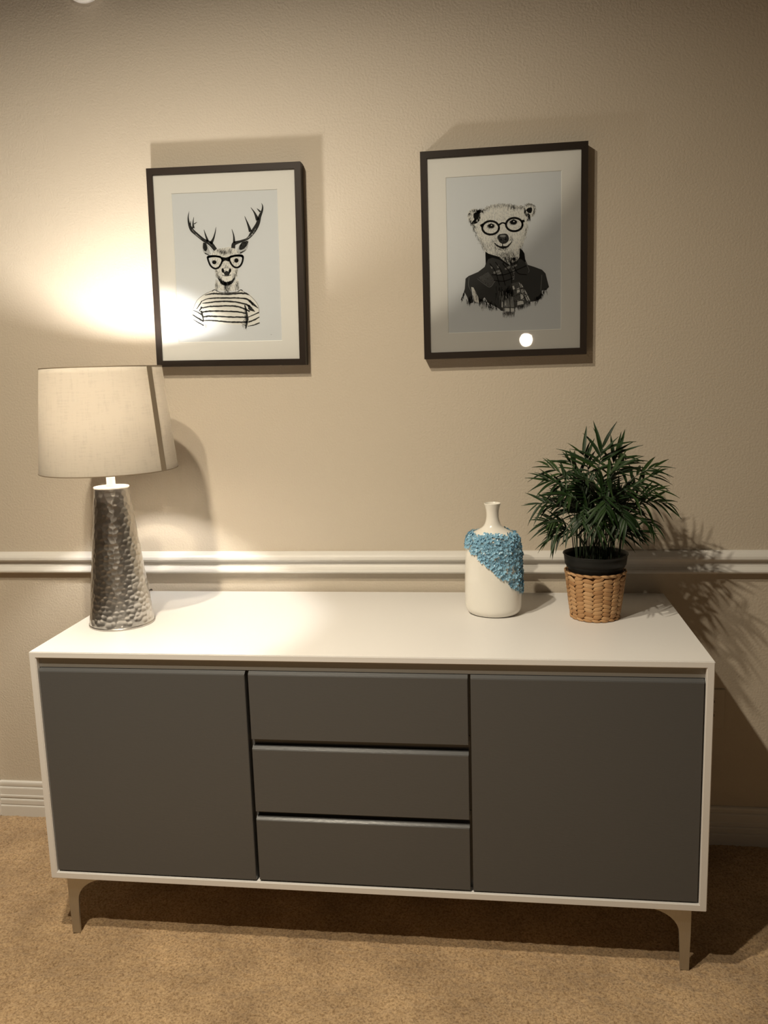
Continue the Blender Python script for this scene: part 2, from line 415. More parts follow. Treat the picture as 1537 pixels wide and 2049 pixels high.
for i in range(len(vp)-1):
    for k in range(seg): fs.append((i*seg+k, i*seg+(k+1) % seg, (i+1)*seg+(k+1) % seg, (i+1)*seg+k))
pyd('body', vs, fs, M['ceramic'], va, True)
def flower_mesh(seed):
    g = random.Random(seed); vs, fs = [(0, 0, .0012)], []
    for k in range(5):
        a = 2*PI*k/5+g.uniform(-.12, .12); L = .0086*g.uniform(.9, 1.1); up = g.uniform(.0012, .0045)
        d = (math.cos(a), math.sin(a)); p = (-d[1], d[0]); i = len(vs)
        w_ = .0038
        for t, ww, z in ((.25, .35, .0022), (.65, 1.0, .0022+up*.5), (1.0, .45, .0022+up)):
            for s in (-1, 0, 1):
                vs.append((d[0]*L*t+p[0]*w_*ww*s, d[1]*L*t+p[1]*w_*ww*s, z - (.0009 if s == 0 else 0)))
        for r_ in range(2):
            for s in range(2):
                b = i+r_*3+s; fs.append((b, b+1, b+4, b+3))
        fs += [(0, i, i+1), (0, i+1, i+2)]
    me = bpy.data.meshes.new('flower'); me.from_pydata(vs, [], fs); me.materials.append(M['blue']); me.update()
    return me
fl = [flower_mesh(i) for i in range(4)]
def surf(i, th):
    r, z = vp[i]; return Vector((r*math.cos(th), r*vsy(z)*math.sin(th), z))
placed, tries = [], 0
rv = random.Random(11)
ca, sa = math.cos(va.rotation_euler.z), math.sin(va.rotation_euler.z)
idxs = [i for i, (r, z) in enumerate(vp) if .055 < z < .2045 and r > .03 and i < len(vp)*.6]
while tries < 26000 and len(placed) < 290:
    tries += 1
    i = rv.choice(idxs); th = rv.uniform(0, 2*PI); P = surf(i, th)
    wx = ca*P.x - sa*P.y; wy = sa*P.x + ca*P.y
    if wy > .035: continue
    if P.z < .170 - .88*(wx+.0645) - .012*(wy/.06): continue
    if any((P-q).length < .0091 for q in placed): continue
    placed.append(P)
    i2 = min(i+1, len(vp)-1); du = (surf(i2, th)-surf(i2-2, th)).normalized(); dv = (surf(i, th+.02)-surf(i, th-.02)).normalized()
    nrm = dv.cross(du).normalized()
    if nrm.dot(Vector((P.x, P.y, 0))) < 0: nrm = -nrm
    nrm = (nrm + Vector((rv.uniform(-.25, .25), rv.uniform(-.25, .25), rv.uniform(-.2, .25)))).normalized()
    o = bpy.data.objects.new('flower', rv.choice(fl)); C.objects.link(o); o.parent = va
    q = Vector((0, 0, 1)).rotation_difference(nrm).to_matrix().to_4x4()
    mm = Matrix.Translation(P) @ q @ Matrix.Rotation(rv.uniform(0, 6.28), 4, 'Z') @ Matrix.Scale(rv.uniform(.82, 1.1), 4)
    o.matrix_local = mm

# ------------------------------------------------------------------ woven basket
BX, BY = .5455, -.235
bk = thing('basket', 'tan woven fibre basket holding a black nursery pot', 'basket', (BX, BY, HT))
bh, br0, br1 = .1185, .0565, .0715
def bkr(z): return br0 + (br1-br0)*min(1, z/.1185)**.85
lathe('core', [(0, .003), (br0-.004, .003)] + [(bkr(z)-.004, z) for z in np.linspace(.006, bh-.002, 8)] + [(bkr(bh)-.008, bh-.002), (br0-.008, .006), (0, .006)], M['weave_dark'], bk, 64)
def strand_mesh(seed):
    g = random.Random(seed); vs, fs = [], []; nl, ns = 7, 6
    for i in range(nl):
        t = -1+2*i/(nl-1); wv = (max(0, 1-abs(t)**1.9))**.7*.92+.12; bulge = (1-t*t)
        for k in range(ns):
            a = 2*PI*k/ns
            vs.append((t, .5*wv*math.cos(a)*(1+g.uniform(-.08, .08)), .5*(wv*.8)*math.sin(a)+.28*bulge))
    for i in range(nl-1):
        for k in range(ns): fs.append((i*ns+k, i*ns+(k+1) % ns, (i+1)*ns+(k+1) % ns, (i+1)*ns+k))
    fs += [tuple(range(ns))[::-1], tuple(range((nl-1)*ns, nl*ns))]
    me = bpy.data.meshes.new('woven_strand'); me.from_pydata(vs, [], fs); me.materials.append(M['weave']); me.update()
    for p in me.polygons: p.use_smooth = True
    return me
sm = [strand_mesh(i) for i in range(3)]
NC, NR = 18, 10
rb_ = random.Random(21)
def put_strand(a, z, half, th, ang, depth):
    r = bkr(z)-.0015; c_, s_ = math.cos(a), math.sin(a)
    nrm = Vector((c_, s_, -.12)).normalized(); tan = Vector((-s_, c_, 0)); up = nrm.cross(tan)*1.0
    if up.z < 0: up = -up
    ex = tan*math.cos(ang)+up*math.sin(ang); ey = nrm.cross(ex)
    o = bpy.data.objects.new('woven_strand', rb_.choice(sm)); C.objects.link(o); o.parent = bk
    mm = Matrix((ex*half, ey*th, nrm*depth)).transposed().to_4x4(); mm.translation = (r*c_, r*s_, z)
    o.matrix_local = mm
for i in range(NC):
    for j in range(NR):
        a = 2*PI*(i+.5)/NC; z = .0095+(bh-.016)*(j+.5*(i % 2)*.9+.05)/NR
        r = bkr(z); half = 2*PI*r/NC*.56
        put_strand(a, z, half*rb_.uniform(1.0, 1.12), .0130*rb_.uniform(.9, 1.1), (.36 if i % 2 else -.20)+rb_.uniform(-.12, .12), .0056)
for j, (z, n_) in enumerate(((bh-.0035, 22), (.004, 18))):
    for i in range(n_):
        a = 2*PI*(i+.3)/n_; put_strand(a, z, 2*PI*bkr(z)/n_*.62, .0075, -.16, .0075)

# ------------------------------------------------------------------ potted palm
pl = thing('potted_palm', 'bushy dark green parlour palm in a black plastic nursery pot', 'plant', (BX, BY, HT))
lathe('pot', [(0, .0075), (.043, .0075), (.046, .012), (.0600, .1), (.0665, .1285), (.0670, .1325), (.0725, .1335), (.0745, .150), (.0755, .1568), (.0775, .1580), (.0772, .1592), (.0745, .1590), (.0725, .150), (.070, .135), (.0695, .128)], M['pot'], pl, 72)
lathe('soil', [(.0693, .138), (.05, .141), (.02, .1405), (0, .141)], M['soil'], pl, 40)
ZS = .1405
def leaflet_mesh(seed, bend):
    g = random.Random(seed); vs, fs = [], []; n = 7
    for i in range(n):
        t = i/(n-1); wd = .062*math.sin(PI*min(1, .06+t*.96)**.72)**.8 if 0 < i < n-1 else (.02 if i == 0 else .002)
        z = -bend*t*t
        for s in (-1, 0, 1): vs.append((t, s*wd, z + (.018 if s else 0)))
    for i in range(n-1):
        for s in range(2): b = i*3+s; fs.append((b, b+1, b+4, b+3))
    me = bpy.data.meshes.new('leaflet'); me.from_pydata(vs, [], fs); me.materials.append(M['leaf']); me.update()
    for p in me.polygons: p.use_smooth = True
    return me
lm = [leaflet_mesh(i, b) for i, b in enumerate((.14, .30, .46, .62))]
rp = random.Random(4)
K = 3200.0
def uv(u, v, y): return Vector(((u-660)/K, y, ZS+(1176-v)/K))
def rachis(start, tip):
    a = rp.uniform(0, 2*PI); rr = rp.uniform(.005, .045)
    b0 = Vector((.55*start.x + .02*math.cos(a), rr*math.sin(a)*.9, ZS-.002))
    b0.x = max(-.055, min(.055, b0.x)); b0.y = max(-.05, min(.05, b0.y))
    mid = b0.lerp(start, .55) + Vector(((b0.x-start.x)*.18, (b0.y-start.y)*.1, .01))
    h = start.lerp(tip, .55) + Vector((0, 0, (tip-start).length*.10))
    return [Vector(q) for q in catmull([b0, mid, start, h, tip], 5)]
def frond_leaflets(pts, n, L):
    i0 = 11; seg = pts[i0:]; res = []
    cum = [0]
    for i in range(len(seg)-1): cum.append(cum[-1]+(seg[i+1]-seg[i]).length)
    tot = cum[-1]
    for k in range(n):
        t = (k//2+.3+.35*(k % 2))/(n/2)*1.0; t = min(t, 1.0); dist = tot*t
        j = max(i for i in range(len(cum)) if cum[i] <= dist+1e-9); j = min(j, len(seg)-2)
        f = (dist-cum[j])/max(1e-6, cum[j+1]-cum[j]); P = seg[j].lerp(seg[j+1], min(1, f)); tan = (seg[j+1]-seg[j]).normalized()
        n0 = (Vector((0, -.55, .8)) + Vector((tan.x*.2, 0, 0))); side = tan.cross(n0)
        if side.length < .2: side = tan.cross(Vector((1, 0, 0)))
        side.normalize(); s = 1 if k % 2 else -1
        sp = .95-.55*t + rp.uniform(-.12, .12)
        d = (tan*math.cos(sp) + side*s*math.sin(sp) + Vector((0, 0, -.10)) + Vector((rp.uniform(-.22, .22), rp.uniform(-.22, .22), rp.uniform(-.2, .2)))).normalized()
        nn = (n0 - d*n0.dot(d)).normalized(); yy = nn.cross(d)
        ln = 1.25*L*(1.0-.25*abs(2*t-.9))*rp.uniform(.7, 1.15)
        mm = Matrix((d*ln, yy*ln, nn*ln)).transposed().to_4x4(); mm.translation = P
        res.append((mm, rp.choice(lm)))
    return res
fronds = [((672, 520), (705, 300), 0, .074), ((620, 560), (565, 350), .02, .066), ((570, 620), (450, 400), .03, .058), ((520, 640), (290, 430), -.02, .056),
          ((460, 650), (290, 530), -.05, .056), ((430, 770), (190, 720), -.03, .050), ((440, 880), (290, 865), -.04, .046), ((470, 930), (310, 985), -.05, .046),
          ((740, 560), (835, 345), .01, .060), ((800, 560), (900, 400), .03, .056), ((850, 620), (1110, 450), -.01, .052), ((880, 690), (1120, 520), .02, .052),
          ((880, 730), (1120, 620), -.03, .050), ((900, 770), (1190, 730), -.02, .056), ((860, 850), (1080, 880), -.04, .050), ((840, 930), (1000, 970), .0, .040),
          ((700, 660), (690, 740), -.11, .055), ((570, 740), (520, 830), -.10, .055), ((640, 720), (620, 880), -.12, .050), ((800, 730), (840, 830), -.10, .055),
          ((610, 610), (560, 520), -.06, .060), ((720, 600), (760, 470), -.06, .060), ((520, 720), (400, 630), -.07, .056), ((820, 660), (950, 570), -.06, .056)]
for (s, t, y, L) in fronds:
    S_, T_ = uv(*s, y*.45), uv(*t, y)
    pts = rachis(S_, T_)
    bm = bmesh.new(); tube(bm, pts, [.0016-.0011*i/(len(pts)-1) for i in range(len(pts))], 5)
    fo = obj('frond', bm, M['stem'], pl, True)
    for mm, me in frond_leaflets(pts, 12, L):
        o = bpy.data.objects.new('leaflet', me); C.objects.link(o); o.parent = fo; o.matrix_local = mm
# the crowded inner foliage, too dense to count
vs, fs = [], []
bm = bmesh.new()
for k in range(34):
    a = rp.uniform(0, 2*PI); rr = rp.uniform(.25, 1.0)
    ex = Vector((math.cos(a)*.125*rr, math.sin(a)*.085*rr, 0)); hz = rp.uniform(.10, .225)*(1.08-.42*rr)
    T_ = Vector((ex.x, ex.y, ZS+hz)); S_ = Vector((ex.x*.45, ex.y*.45, ZS+hz*.72))
    pts = rachis(S_, T_)
    tube(bm, pts, [.0015-.001*i/(len(pts)-1) for i in range(len(pts))], 5)
    for mm, me in frond_leaflets(pts, 12, .052):
        b0 = len(vs); vs += [mm @ v.co for v in me.vertices]; fs += [tuple(b0+i for i in p.vertices) for p in me.polygons]
o = pyd('inner_foliage', vs, fs, M['leaf'], pl, True); o['kind'] = 'stuff'
o = obj('inner_stems', bm, M['stem'], pl, True); o['kind'] = 'stuff'

# ------------------------------------------------------------------ framed prints
def ink(name, v, cover=0.0, scale=900, tint=(1, 1, 1)):
    m = bpy.data.materials.new(name); m.use_nodes = True; m.node_tree.nodes.clear()
    out = nd(m, 'ShaderNodeOutputMaterial'); d = nd(m, 'ShaderNodeBsdfDiffuse'); d.inputs[0].default_value = (v*tint[0], v*tint[1], v*tint[2], 1)
    if cover <= 0: lk(m, d.outputs[0], out.inputs[0]); return m
    t = nd(m, 'ShaderNodeBsdfTransparent'); mx = nd(m, 'ShaderNodeMixShader'); n1 = noise(m, scale, 3, .6, mapping=(1, 1, .45))
    r = ramp(m, n1.outputs[0], [(max(0, cover-.09), (0, 0, 0)), (cover+.09, (1, 1, 1))])
    lk(m, r.outputs[0], mx.inputs[0]); lk(m, t.outputs[0], mx.inputs[1]); lk(m, d.outputs[0], mx.inputs[2]); lk(m, mx.outputs[0], out.inputs[0])
    return m
INK = [ink('ink_black', .012), ink('ink_dark', .035), ink('ink_dark_rough', .02, .36, 700), ink('ink_mid_rough', .20, .50, 700), ink('ink_grey_rough', .46, .50, 600), ink('ink_light', .74, .40, 300, (1, .985, .95)), ink('ink_pale', .80, 0, 1, (1, .985, .95)), ink('ink_grey', .22)]
BLK, DRK, DRR, MID, GRY, LGT, PAL, GR = range(8)
class Draw:
    """flat ink shapes in drawing units, laid on the paper"""
    def __init__(s, A): s.A = A; s.v = []; s.f = []; s.mi = []; s.g = random.Random(9)
    def p(s, u, v, L): return (s.A[0][0]*u+s.A[0][1]*v+s.A[0][2], -.00006*(L+1), s.A[1][0]*u+s.A[1][1]*v+s.A[1][2])
    def poly(s, P, c, L, smooth=0):
        if smooth:
            Q = catmull(list(P)+[P[0]], smooth)[:-1]
        else: Q = P
        b = len(s.v); s.v += [s.p(x, y, L) for x, y in Q]; s.f.append(tuple(range(b, b+len(Q)))); s.mi.append(c)
    def stroke(s, P, W, c, L, n=6, jit=0):
        if not isinstance(W, (list, tuple)): W = [W]*len(P)
        Q = catmull([(x, y, w_) for (x, y), w_ in zip(P, W)], n); b = len(s.v)
        for i, q in enumerate(Q):
            a_, c_ = Q[max(0, i-1)], Q[min(len(Q)-1, i+1)]; d = np.array(c_[:2])-np.array(a_[:2]); d /= max(1e-6, np.hypot(*d)); nn = (-d[1], d[0])
            w1 = max(1, q[2]/2)*(1+s.g.uniform(-jit, jit)); w2 = max(1, q[2]/2)*(1+s.g.uniform(-jit, jit))
            s.v.append(s.p(q[0]+nn[0]*w1, q[1]+nn[1]*w1, L)); s.v.append(s.p(q[0]-nn[0]*w2, q[1]-nn[1]*w2, L))
        for i in range(len(Q)-1): k = b+2*i; s.f.append((k, k+1, k+3, k+2)); s.mi.append(c)
    def ell(s, cx, cy, rx, ry, c, L, rot=0, n=24):
        s.poly([(cx+rx*math.cos(t)*math.cos(rot)-ry*math.sin(t)*math.sin(rot), cy+rx*math.cos(t)*math.sin(rot)+ry*math.sin(t)*math.cos(rot)) for t in np.linspace(0, 2*PI, n, endpoint=False)], c, L)
    def ring(s, P, w_, c, L): s.stroke(list(P)+[P[0], P[1]], w_, c, L)
    def hatch(s, pts, n, ln, w_, ang, c, L, spread=.5):
        """short hair strokes scattered along a path; pts carry (x, y, radius)"""
        for _ in range(n):
            k = s.g.uniform(0, len(pts)-1.001); i = int(k); t = k-i
            x, y, r = [pts[i][j]+(pts[i+1][j]-pts[i][j])*t for j in range(3)]
            x += s.g.uniform(-r, r); y += s.g.uniform(-r, r); a = ang+s.g.uniform(-spread, spread); l = ln*s.g.uniform(.5, 1.2)
            s.stroke([(x, y), (x+l*math.cos(a), y+l*math.sin(a))], [w_, 1.5], c, L, n=2)
    def build(s, name, parent):
        o = pyd(name, s.v, s.f, None, parent)
        for mm in INK: o.data.materials.append(mm)
        o.data.polygons.foreach_set('material_index', s.mi); return o

def deer(A):
    d = Draw(A)
    # antlers
    d.stroke([(490, 745), (420, 660), (330, 612), (235, 535), (165, 470), (128, 385), (118, 300), (131, 220)], [52, 58, 44, 44, 48, 30, 16, 3], DRK, 3)
    for P, W in (([(425, 660), (462, 590), (485, 510), (498, 435)], [46, 26, 14, 4]), ([(385, 630), (352, 535), (332, 470)], [34, 18, 5]), ([(188, 450), (184, 380), (193, 300)], [34, 18, 4]), ([(198, 392), (240, 366)], [16, 4]), ([(146, 405), (152, 350)], [18, 4])):
        d.stroke(P, W, DRK, 3)
    d.stroke([(730, 722), (745, 662), (840, 628), (930, 590), (1000, 500), (1060, 400), (1088, 300), (1120, 220), (1126, 160), (1110, 120)], [54, 52, 32, 32, 60, 54, 42, 26, 15, 3], DRK, 3)
    for P, W in (([(745, 650), (737, 550), (712, 465)], [34, 18, 5]), ([(965, 500), (930, 400), (885, 292)], [44, 24, 5]), ([(1062, 345), (1020, 250), (968, 176)], [50, 22, 5]), ([(1095, 235), (1050, 190)], [26, 5])):
        d.stroke(P, W, DRK, 3)
    d.stroke([(290, 590), (220, 530), (165, 460)], [4, 10, 4], GRY, 5); d.stroke([(900, 605), (985, 540), (1040, 450)], [6, 14, 4], GRY, 5); d.stroke([(440, 690), (390, 640)], [8, 6], MID, 5)
    # ears
    d.poly([(318, 640), (308, 705), (332, 790), (395, 822), (425, 800), (400, 735), (365, 655)], GRY, 1, 4); d.poly([(322, 645), (318, 720), (350, 765), (378, 730), (362, 660)], DRR, 2, 4)
    d.stroke([(380, 680), (470, 780)], [6, 10], GRY, 2); d.stroke([(345, 790), (400, 815)], [16, 8], DRR, 2)
    d.poly([(875, 628), (937, 622), (932, 690), (905, 755), (830, 800), (778, 775), (812, 690)], GRY, 1, 4); d.poly([(850, 640), (930, 628), (915, 690), (860, 740), (815, 740), (818, 690)], DRR, 2, 4)
    d.stroke([(825, 790), (900, 750)], [20, 6], DRR, 2)
    # head
    d.poly([(500, 735), (620, 715), (715, 708), (790, 760), (820, 830), (805, 960), (785, 1090), (740, 1170), (640, 1225), (560, 1190), (505, 1110), (470, 990), (430, 860), (440, 790)], LGT, 0, 4)
    d.hatch([(520, 745, 18), (620, 755, 32), (720, 745, 28)], 120, 45, 6, 1.5, GRY, 2, .6); d.hatch([(560, 770, 20), (640, 770, 22)], 40, 40, 6, 1.5, MID, 2, .6)
    d.hatch([(490, 1010, 14), (510, 1090, 18), (560, 1150, 16)], 50, 45, 7, 1.1, MID, 2, .5); d.hatch([(785, 1010, 10), (770, 1080, 16), (730, 1150, 16)], 45, 45, 7, 2.0, MID, 2, .5)
    d.hatch([(620, 940, 25), (640, 990, 30)], 25, 30, 5, 1.5, GRY, 2)
    # glasses
    l = [(383, 850), (420, 835), (490, 832), (555, 842), (582, 880), (568, 930), (535, 982), (490, 1000), (448, 985), (410, 940)]
    r = [(676, 850), (740, 830), (810, 824), (860, 832), (862, 880), (845, 935), (812, 975), (768, 986), (725, 962), (690, 908)]
    d.ring(l, 24, BLK, 6); d.ring(r, 24, BLK, 6)
    d.poly([(545, 838), (630, 850), (700, 832), (690, 890), (668, 905), (625, 888), (600, 900), (572, 925), (570, 880)], BLK, 6)
    d.stroke([(378, 862), (395, 838), (480, 830), (560, 843)], [22, 32, 26, 26], BLK, 6); d.stroke([(690, 838), (780, 822), (850, 828), (868, 862)], [26, 28, 34, 22], BLK, 6)
    d.ell(472, 914, 30, 26, BLK, 5); d.ell(472, 905, 40, 22, GRY, 4); d.stroke([(490, 912), (525, 942)], [14, 4], MID, 5)
    d.ell(775, 890, 28, 30, BLK, 5); d.ell(775, 882, 40, 24, GRY, 4); d.stroke([(758, 895), (728, 925)], [14, 4], MID, 5)
    # muzzle
    d.poly([(575, 1002), (640, 992), (702, 1002), (712, 1040), (690, 1085), (600, 1085), (572, 1040)], PAL, 3, 4); d.stroke([(578, 1002), (640, 992), (700, 1002)], [10, 6, 10], GR, 4)
    d.ell(590, 1028, 18, 32, BLK, 5, -.2); d.ell(687, 1028, 18, 28, BLK, 5, .2); d.poly([(598, 1055), (640, 1030), (692, 1052), (672, 1096), (618, 1096)], DRK, 5); d.stroke([(640, 1015), (600, 1045)], [5, 10], GR, 5)
    d.poly([(590, 1100), (640, 1108), (700, 1100), (712, 1140), (670, 1175), (610, 1170), (585, 1135)], PAL, 3, 4); d.stroke([(575, 1088), (640, 1103), (702, 1086)], 7, DRK, 6); d.stroke([(640, 1125), (648, 1160)], [5, 4], MID, 5)
    d.poly([(508, 1108), (560, 1150), (600, 1178), (650, 1185), (705, 1165), (750, 1120), (735, 1180), (690, 1222), (625, 1238), (570, 1212), (535, 1165)], DRR, 2, 4)
    d.hatch([(560, 1170, 16), (640, 1205, 22), (710, 1175, 16)], 70, 45, 8, 1.5, BLK, 3, .6)
    d.poly([(490, 1140), (560, 1200), (640, 1240), (720, 1205), (800, 1130), (818, 1290), (650, 1312), (478, 1292)], LGT, 0)
    d.hatch([(640, 1240, 35), (660, 1290, 35)], 50, 60, 8, 1.5, MID, 2, .3); d.hatch([(500, 1180, 14), (500, 1280, 22)], 30, 60, 7, 1.5, GRY, 2, .3); d.hatch([(790, 1170, 14), (780, 1280, 30)], 40, 60, 7, 1.5, GRY, 2, .3)
    # striped jumper
    d.poly([(440, 1300), (640, 1340), (850, 1300), (980, 1370), (1080, 1520), (1095, 1760), (930, 1800), (900, 1780), (330, 1760), (320, 1790), (165, 1700), (165, 1590), (230, 1430), (330, 1355)], PAL, 0)
    T = DRK
    d.stroke([(440, 1312), (480, 1292), (545, 1325), (640, 1332), (780, 1322), (835, 1292), (860, 1308)], [14, 10, 8, 8, 8, 12, 14], T, 3)
    for P, W in (([(340, 1366), (430, 1348), (520, 1346), (640, 1352), (780, 1342), (900, 1342), (950, 1362)], [8, 20, 24, 24, 26, 24, 10]),
                 ([(285, 1455), (380, 1418), (500, 1406), (640, 1405), (800, 1405), (920, 1420), (975, 1465), (1005, 1510)], [8, 14, 18, 20, 20, 24, 26, 8]),
                 ([(305, 1482), (420, 1466), (520, 1455), (650, 1452), (780, 1462), (900, 1490), (960, 1520)], [12, 18, 20, 20, 22, 22, 24]),
                 ([(305, 1546), (400, 1526), (530, 1520), (650, 1515), (780, 1522), (880, 1552), (960, 1590)], [14, 20, 20, 22, 22, 22, 20]),
                 ([(300, 1605), (400, 1590), (520, 1588), (700, 1592), (820, 1600), (905, 1616)], 21), ([(315, 1670), (400, 1660), (520, 1662), (700, 1670), (840, 1670), (915, 1672)], 21),
                 ([(325, 1722), (430, 1720), (560, 1730), (700, 1740), (840, 1740), (930, 1736)], [12, 18, 20, 22, 22, 26]),
                 ([(225, 1562), (262, 1505), (300, 1448)], [8, 16, 10]), ([(258, 1595), (300, 1530)], [10, 26]), ([(178, 1580), (232, 1602), (300, 1642)], [8, 14, 18]), ([(168, 1640), (240, 1686), (322, 1735)], [12, 22, 24]), ([(168, 1702), (240, 1746), (322, 1790)], [6, 14, 18]),
                 ([(285, 1585), (305, 1650), (320, 1730)], [26, 22, 12]), ([(890, 1500), (912, 1600), (922, 1700), (905, 1832)], [20, 30, 34, 14]), ([(940, 1500), (965, 1545), (1030, 1590)], [20, 50, 8]), ([(960, 1430), (1010, 1490), (1075, 1545)], [10, 26, 8]),
                 ([(930, 1672), (1005, 1640), (1086, 1602)], [10, 14, 16]), ([(940, 1738), (1015, 1710), (1092, 1666)], [18, 20, 14]), ([(930, 1795), (1010, 1780), (1096, 1746)], [6, 14, 16])):
        d.stroke(P, W, DRK, 3, jit=.25)
    for P in ([(450, 1302), (330, 1360), (240, 1432), (195, 1510)], [(200, 1500), (165, 1600), (163, 1690)], [(850, 1302), (950, 1362), (1040, 1450), (1080, 1530), (1088, 1600)]): d.stroke(P, 6, GR, 3)
    d.hatch([(905, 1560, 20), (910, 1720, 30), (860, 1790, 40)], 50, 60, 8, 1.4, MID, 2, .4); d.hatch([(330, 1770, 15), (350, 1800, 20)], 14, 50, 5, 1.4, GRY, 2, .4)
    d.stroke([(1250, 1905), (1262, 1912)], [6, 4], GR, 3)
    return d
def bear(A):
    d = Draw(A)
    d.poly([(300, 470), (440, 300), (560, 222), (700, 195), (830, 205), (930, 225), (1040, 240), (1090, 430), (1085, 560), (1040, 720), (990, 830), (960, 980), (800, 1020), (640, 930), (510, 870), (440, 740), (380, 600)], LGT, 0, 4)
    d.ell(345, 365, 92, 105, LGT, 0); d.ell(1115, 290, 82, 100, LGT, 0)
    d.hatch([(265, 350, 16), (300, 290, 16), (370, 270, 14), (430, 300, 12)], 90, 50, 7, 1.3, GRY, 2, .7); d.hatch([(275, 390, 14), (310, 450, 18), (350, 520, 16)], 60, 50, 7, 1.2, MID, 2, .6)
    d.poly([(335, 330), (370, 310), (415, 300), (412, 350), (400, 395), (365, 410), (338, 385)], BLK, 3, 4); d.hatch([(370, 320, 30), (420, 300, 12)], 24, 60, 9, -.5, BLK, 3, .4); d.hatch([(370, 400, 18), (340, 440, 18)], 26, 50, 8, 1.8, DRR, 3, .5)
    d.hatch([(1040, 215, 12), (1110, 195, 14), (1180, 215, 12), (1185, 290, 12), (1150, 350, 14)], 100, 45, 7, 1.3, GRY, 2, .8)
    d.poly([(1062, 290), (1090, 258), (1140, 250), (1148, 290), (1130, 325), (1095, 318)], BLK, 3, 4); d.hatch([(1105, 320, 14), (1110, 400, 14)], 26, 60, 8, 1.8, DRR, 3, .4)
    d.hatch([(450, 290, 14), (560, 225, 18), (700, 205, 20), (830, 210, 20), (920, 230, 24), (1030, 235, 14)], 190, 42, 7, 1.4, GRY, 2, .6); d.hatch([(820, 215, 25), (910, 240, 30)], 30, 50, 8, 1.4, MID, 2, .6)
    d.hatch([(560, 390, 40), (820, 370, 40), (960, 350, 50)], 40, 35, 6, 1.4, GRY, 2, .6); d.hatch([(330, 540, 20), (390, 640, 25), (450, 760, 30), (520, 850, 25)], 120, 45, 6, 1.1, GRY, 2, .6)
    d.hatch([(1085, 470, 12), (1070, 600, 20), (1000, 760, 25), (960, 880, 25)], 70, 45, 6, 1.9, GRY, 2, .6); d.hatch([(560, 720, 60), (640, 820, 70), (760, 870, 70), (880, 850, 60)], 240, 40, 6, 1.5, GRY, 2, .8); d.hatch([(690, 900, 40), (800, 900, 50), (900, 890, 40)], 90, 50, 6, 1.5, MID, 2, .6)
    d.hatch([(640, 640, 25), (640, 730, 25)], 26, 35, 6, 1.3, MID, 2, .6); d.hatch([(850, 640, 20), (870, 700, 20)], 24, 35, 6, 1.8, MID, 2, .6)
    # glasses and eyes
    for cx, cy, rx, ry in ((575, 525, 116, 93), (903, 482, 114, 91)):
        d.ring([(cx+rx*math.cos(t), cy+ry*math.sin(t)) for t in np.linspace(0, 2*PI, 24, endpoint=False)], 28, BLK, 6)
    d.stroke([(690, 485), (738, 458), (790, 470)], [26, 18, 26], BLK, 6); d.stroke([(432, 500), (475, 478)], [34, 34], BLK, 6); d.stroke([(1000, 445), (1044, 428)], [40, 30], BLK, 6)
    d.ell(580, 505, 56, 36, MID, 3); d.ell(583, 503, 42, 27, BLK, 5); d.stroke([(530, 500), (580, 472), (635, 490)], [6, 14, 6], DRK, 5); d.ell(588, 492, 9, 7, PAL, 6)
    d.ell(890, 452, 60, 38, MID, 3); d.ell(892, 452, 46, 30, BLK, 5); d.stroke([(835, 455), (890, 418), (945, 440)], [6, 16, 6], DRK, 5); d.ell(898, 440, 9, 7, PAL, 6)
    # nose and mouth
    d.poly([(668, 655), (690, 620), (745, 608), (800, 612), (828, 660), (822, 705), (790, 738), (740, 748), (694, 718)], DRK, 4, 4); d.ell(745, 640, 42, 18, GR, 5); d.ell(720, 690, 16, 12, BLK, 6); d.ell(785, 685, 16, 14, BLK, 6); d.hatch([(740, 650, 20), (750, 700, 20)], 10, 20, 5, 1, MID, 5)
    d.stroke([(628, 735), (670, 775), (740, 800), (810, 785), (875, 715)], [8, 22, 26, 24, 8], DRK, 4); d.poly([(690, 785), (740, 778), (810, 780), (790, 806), (740, 818), (705, 805)], BLK, 5); d.stroke([(740, 745), (742, 785)], 12, DRK, 4); d.hatch([(640, 745, 20), (690, 800, 20), (800, 800, 20), (860, 740, 16)], 50, 30, 6, 1.4, MID, 4, .6)
    # coat
    coat = [(500, 855), (545, 885), (620, 908), (700, 930), (760, 985), (840, 1040), (940, 985), (980, 930), (980, 815), (1012, 830), (1045, 880), (1056, 960), (1090, 1040), (1180, 1068), (1290, 1108), (1340, 1160), (1368, 1270), (1390, 1350), (1345, 1395), (1292, 1400), (1284, 1500), (1240, 1540), (1150, 1558), (1100, 1560), (930, 1640), (905, 1690), (720, 1690), (690, 1660), (600, 1608), (530, 1575), (490, 1500), (420, 1560), (370, 1480), (300, 1360), (325, 1575), (272, 1590), (242, 1500), (205, 1430), (160, 1545), (208, 1380), (220, 1235), (262, 1200), (400, 1140), (490, 1070), (515, 1000)]
    d.poly(coat, INKC, 3)
    d.hatch([(260, 1560, 30), (340, 1500, 40), (430, 1540, 40), (540, 1580, 40), (650, 1640, 40)], 150, 60, 9, 1.5, DRR, 3, .25); d.hatch([(200, 1430, 12), (165, 1530, 10)], 24, 40, 7, 1.8, DRR, 3, .3); d.hatch([(1180, 1545, 40), (1260, 1480, 20), (1350, 1380, 24)], 60, 50, 8, 1.6, DRR, 3, .3); d.hatch([(450, 1590, 20), (460, 1650, 16)], 12, 60, 5, 1.5, GRY, 3, .2)
    d.poly([(300, 1355), (330, 1360), (400, 1500), (410, 1580), (345, 1560)], PAL, 4); d.hatch([(350, 1420, 20), (390, 1520, 20)], 20, 50, 7, 1.4, MID, 5, .3)
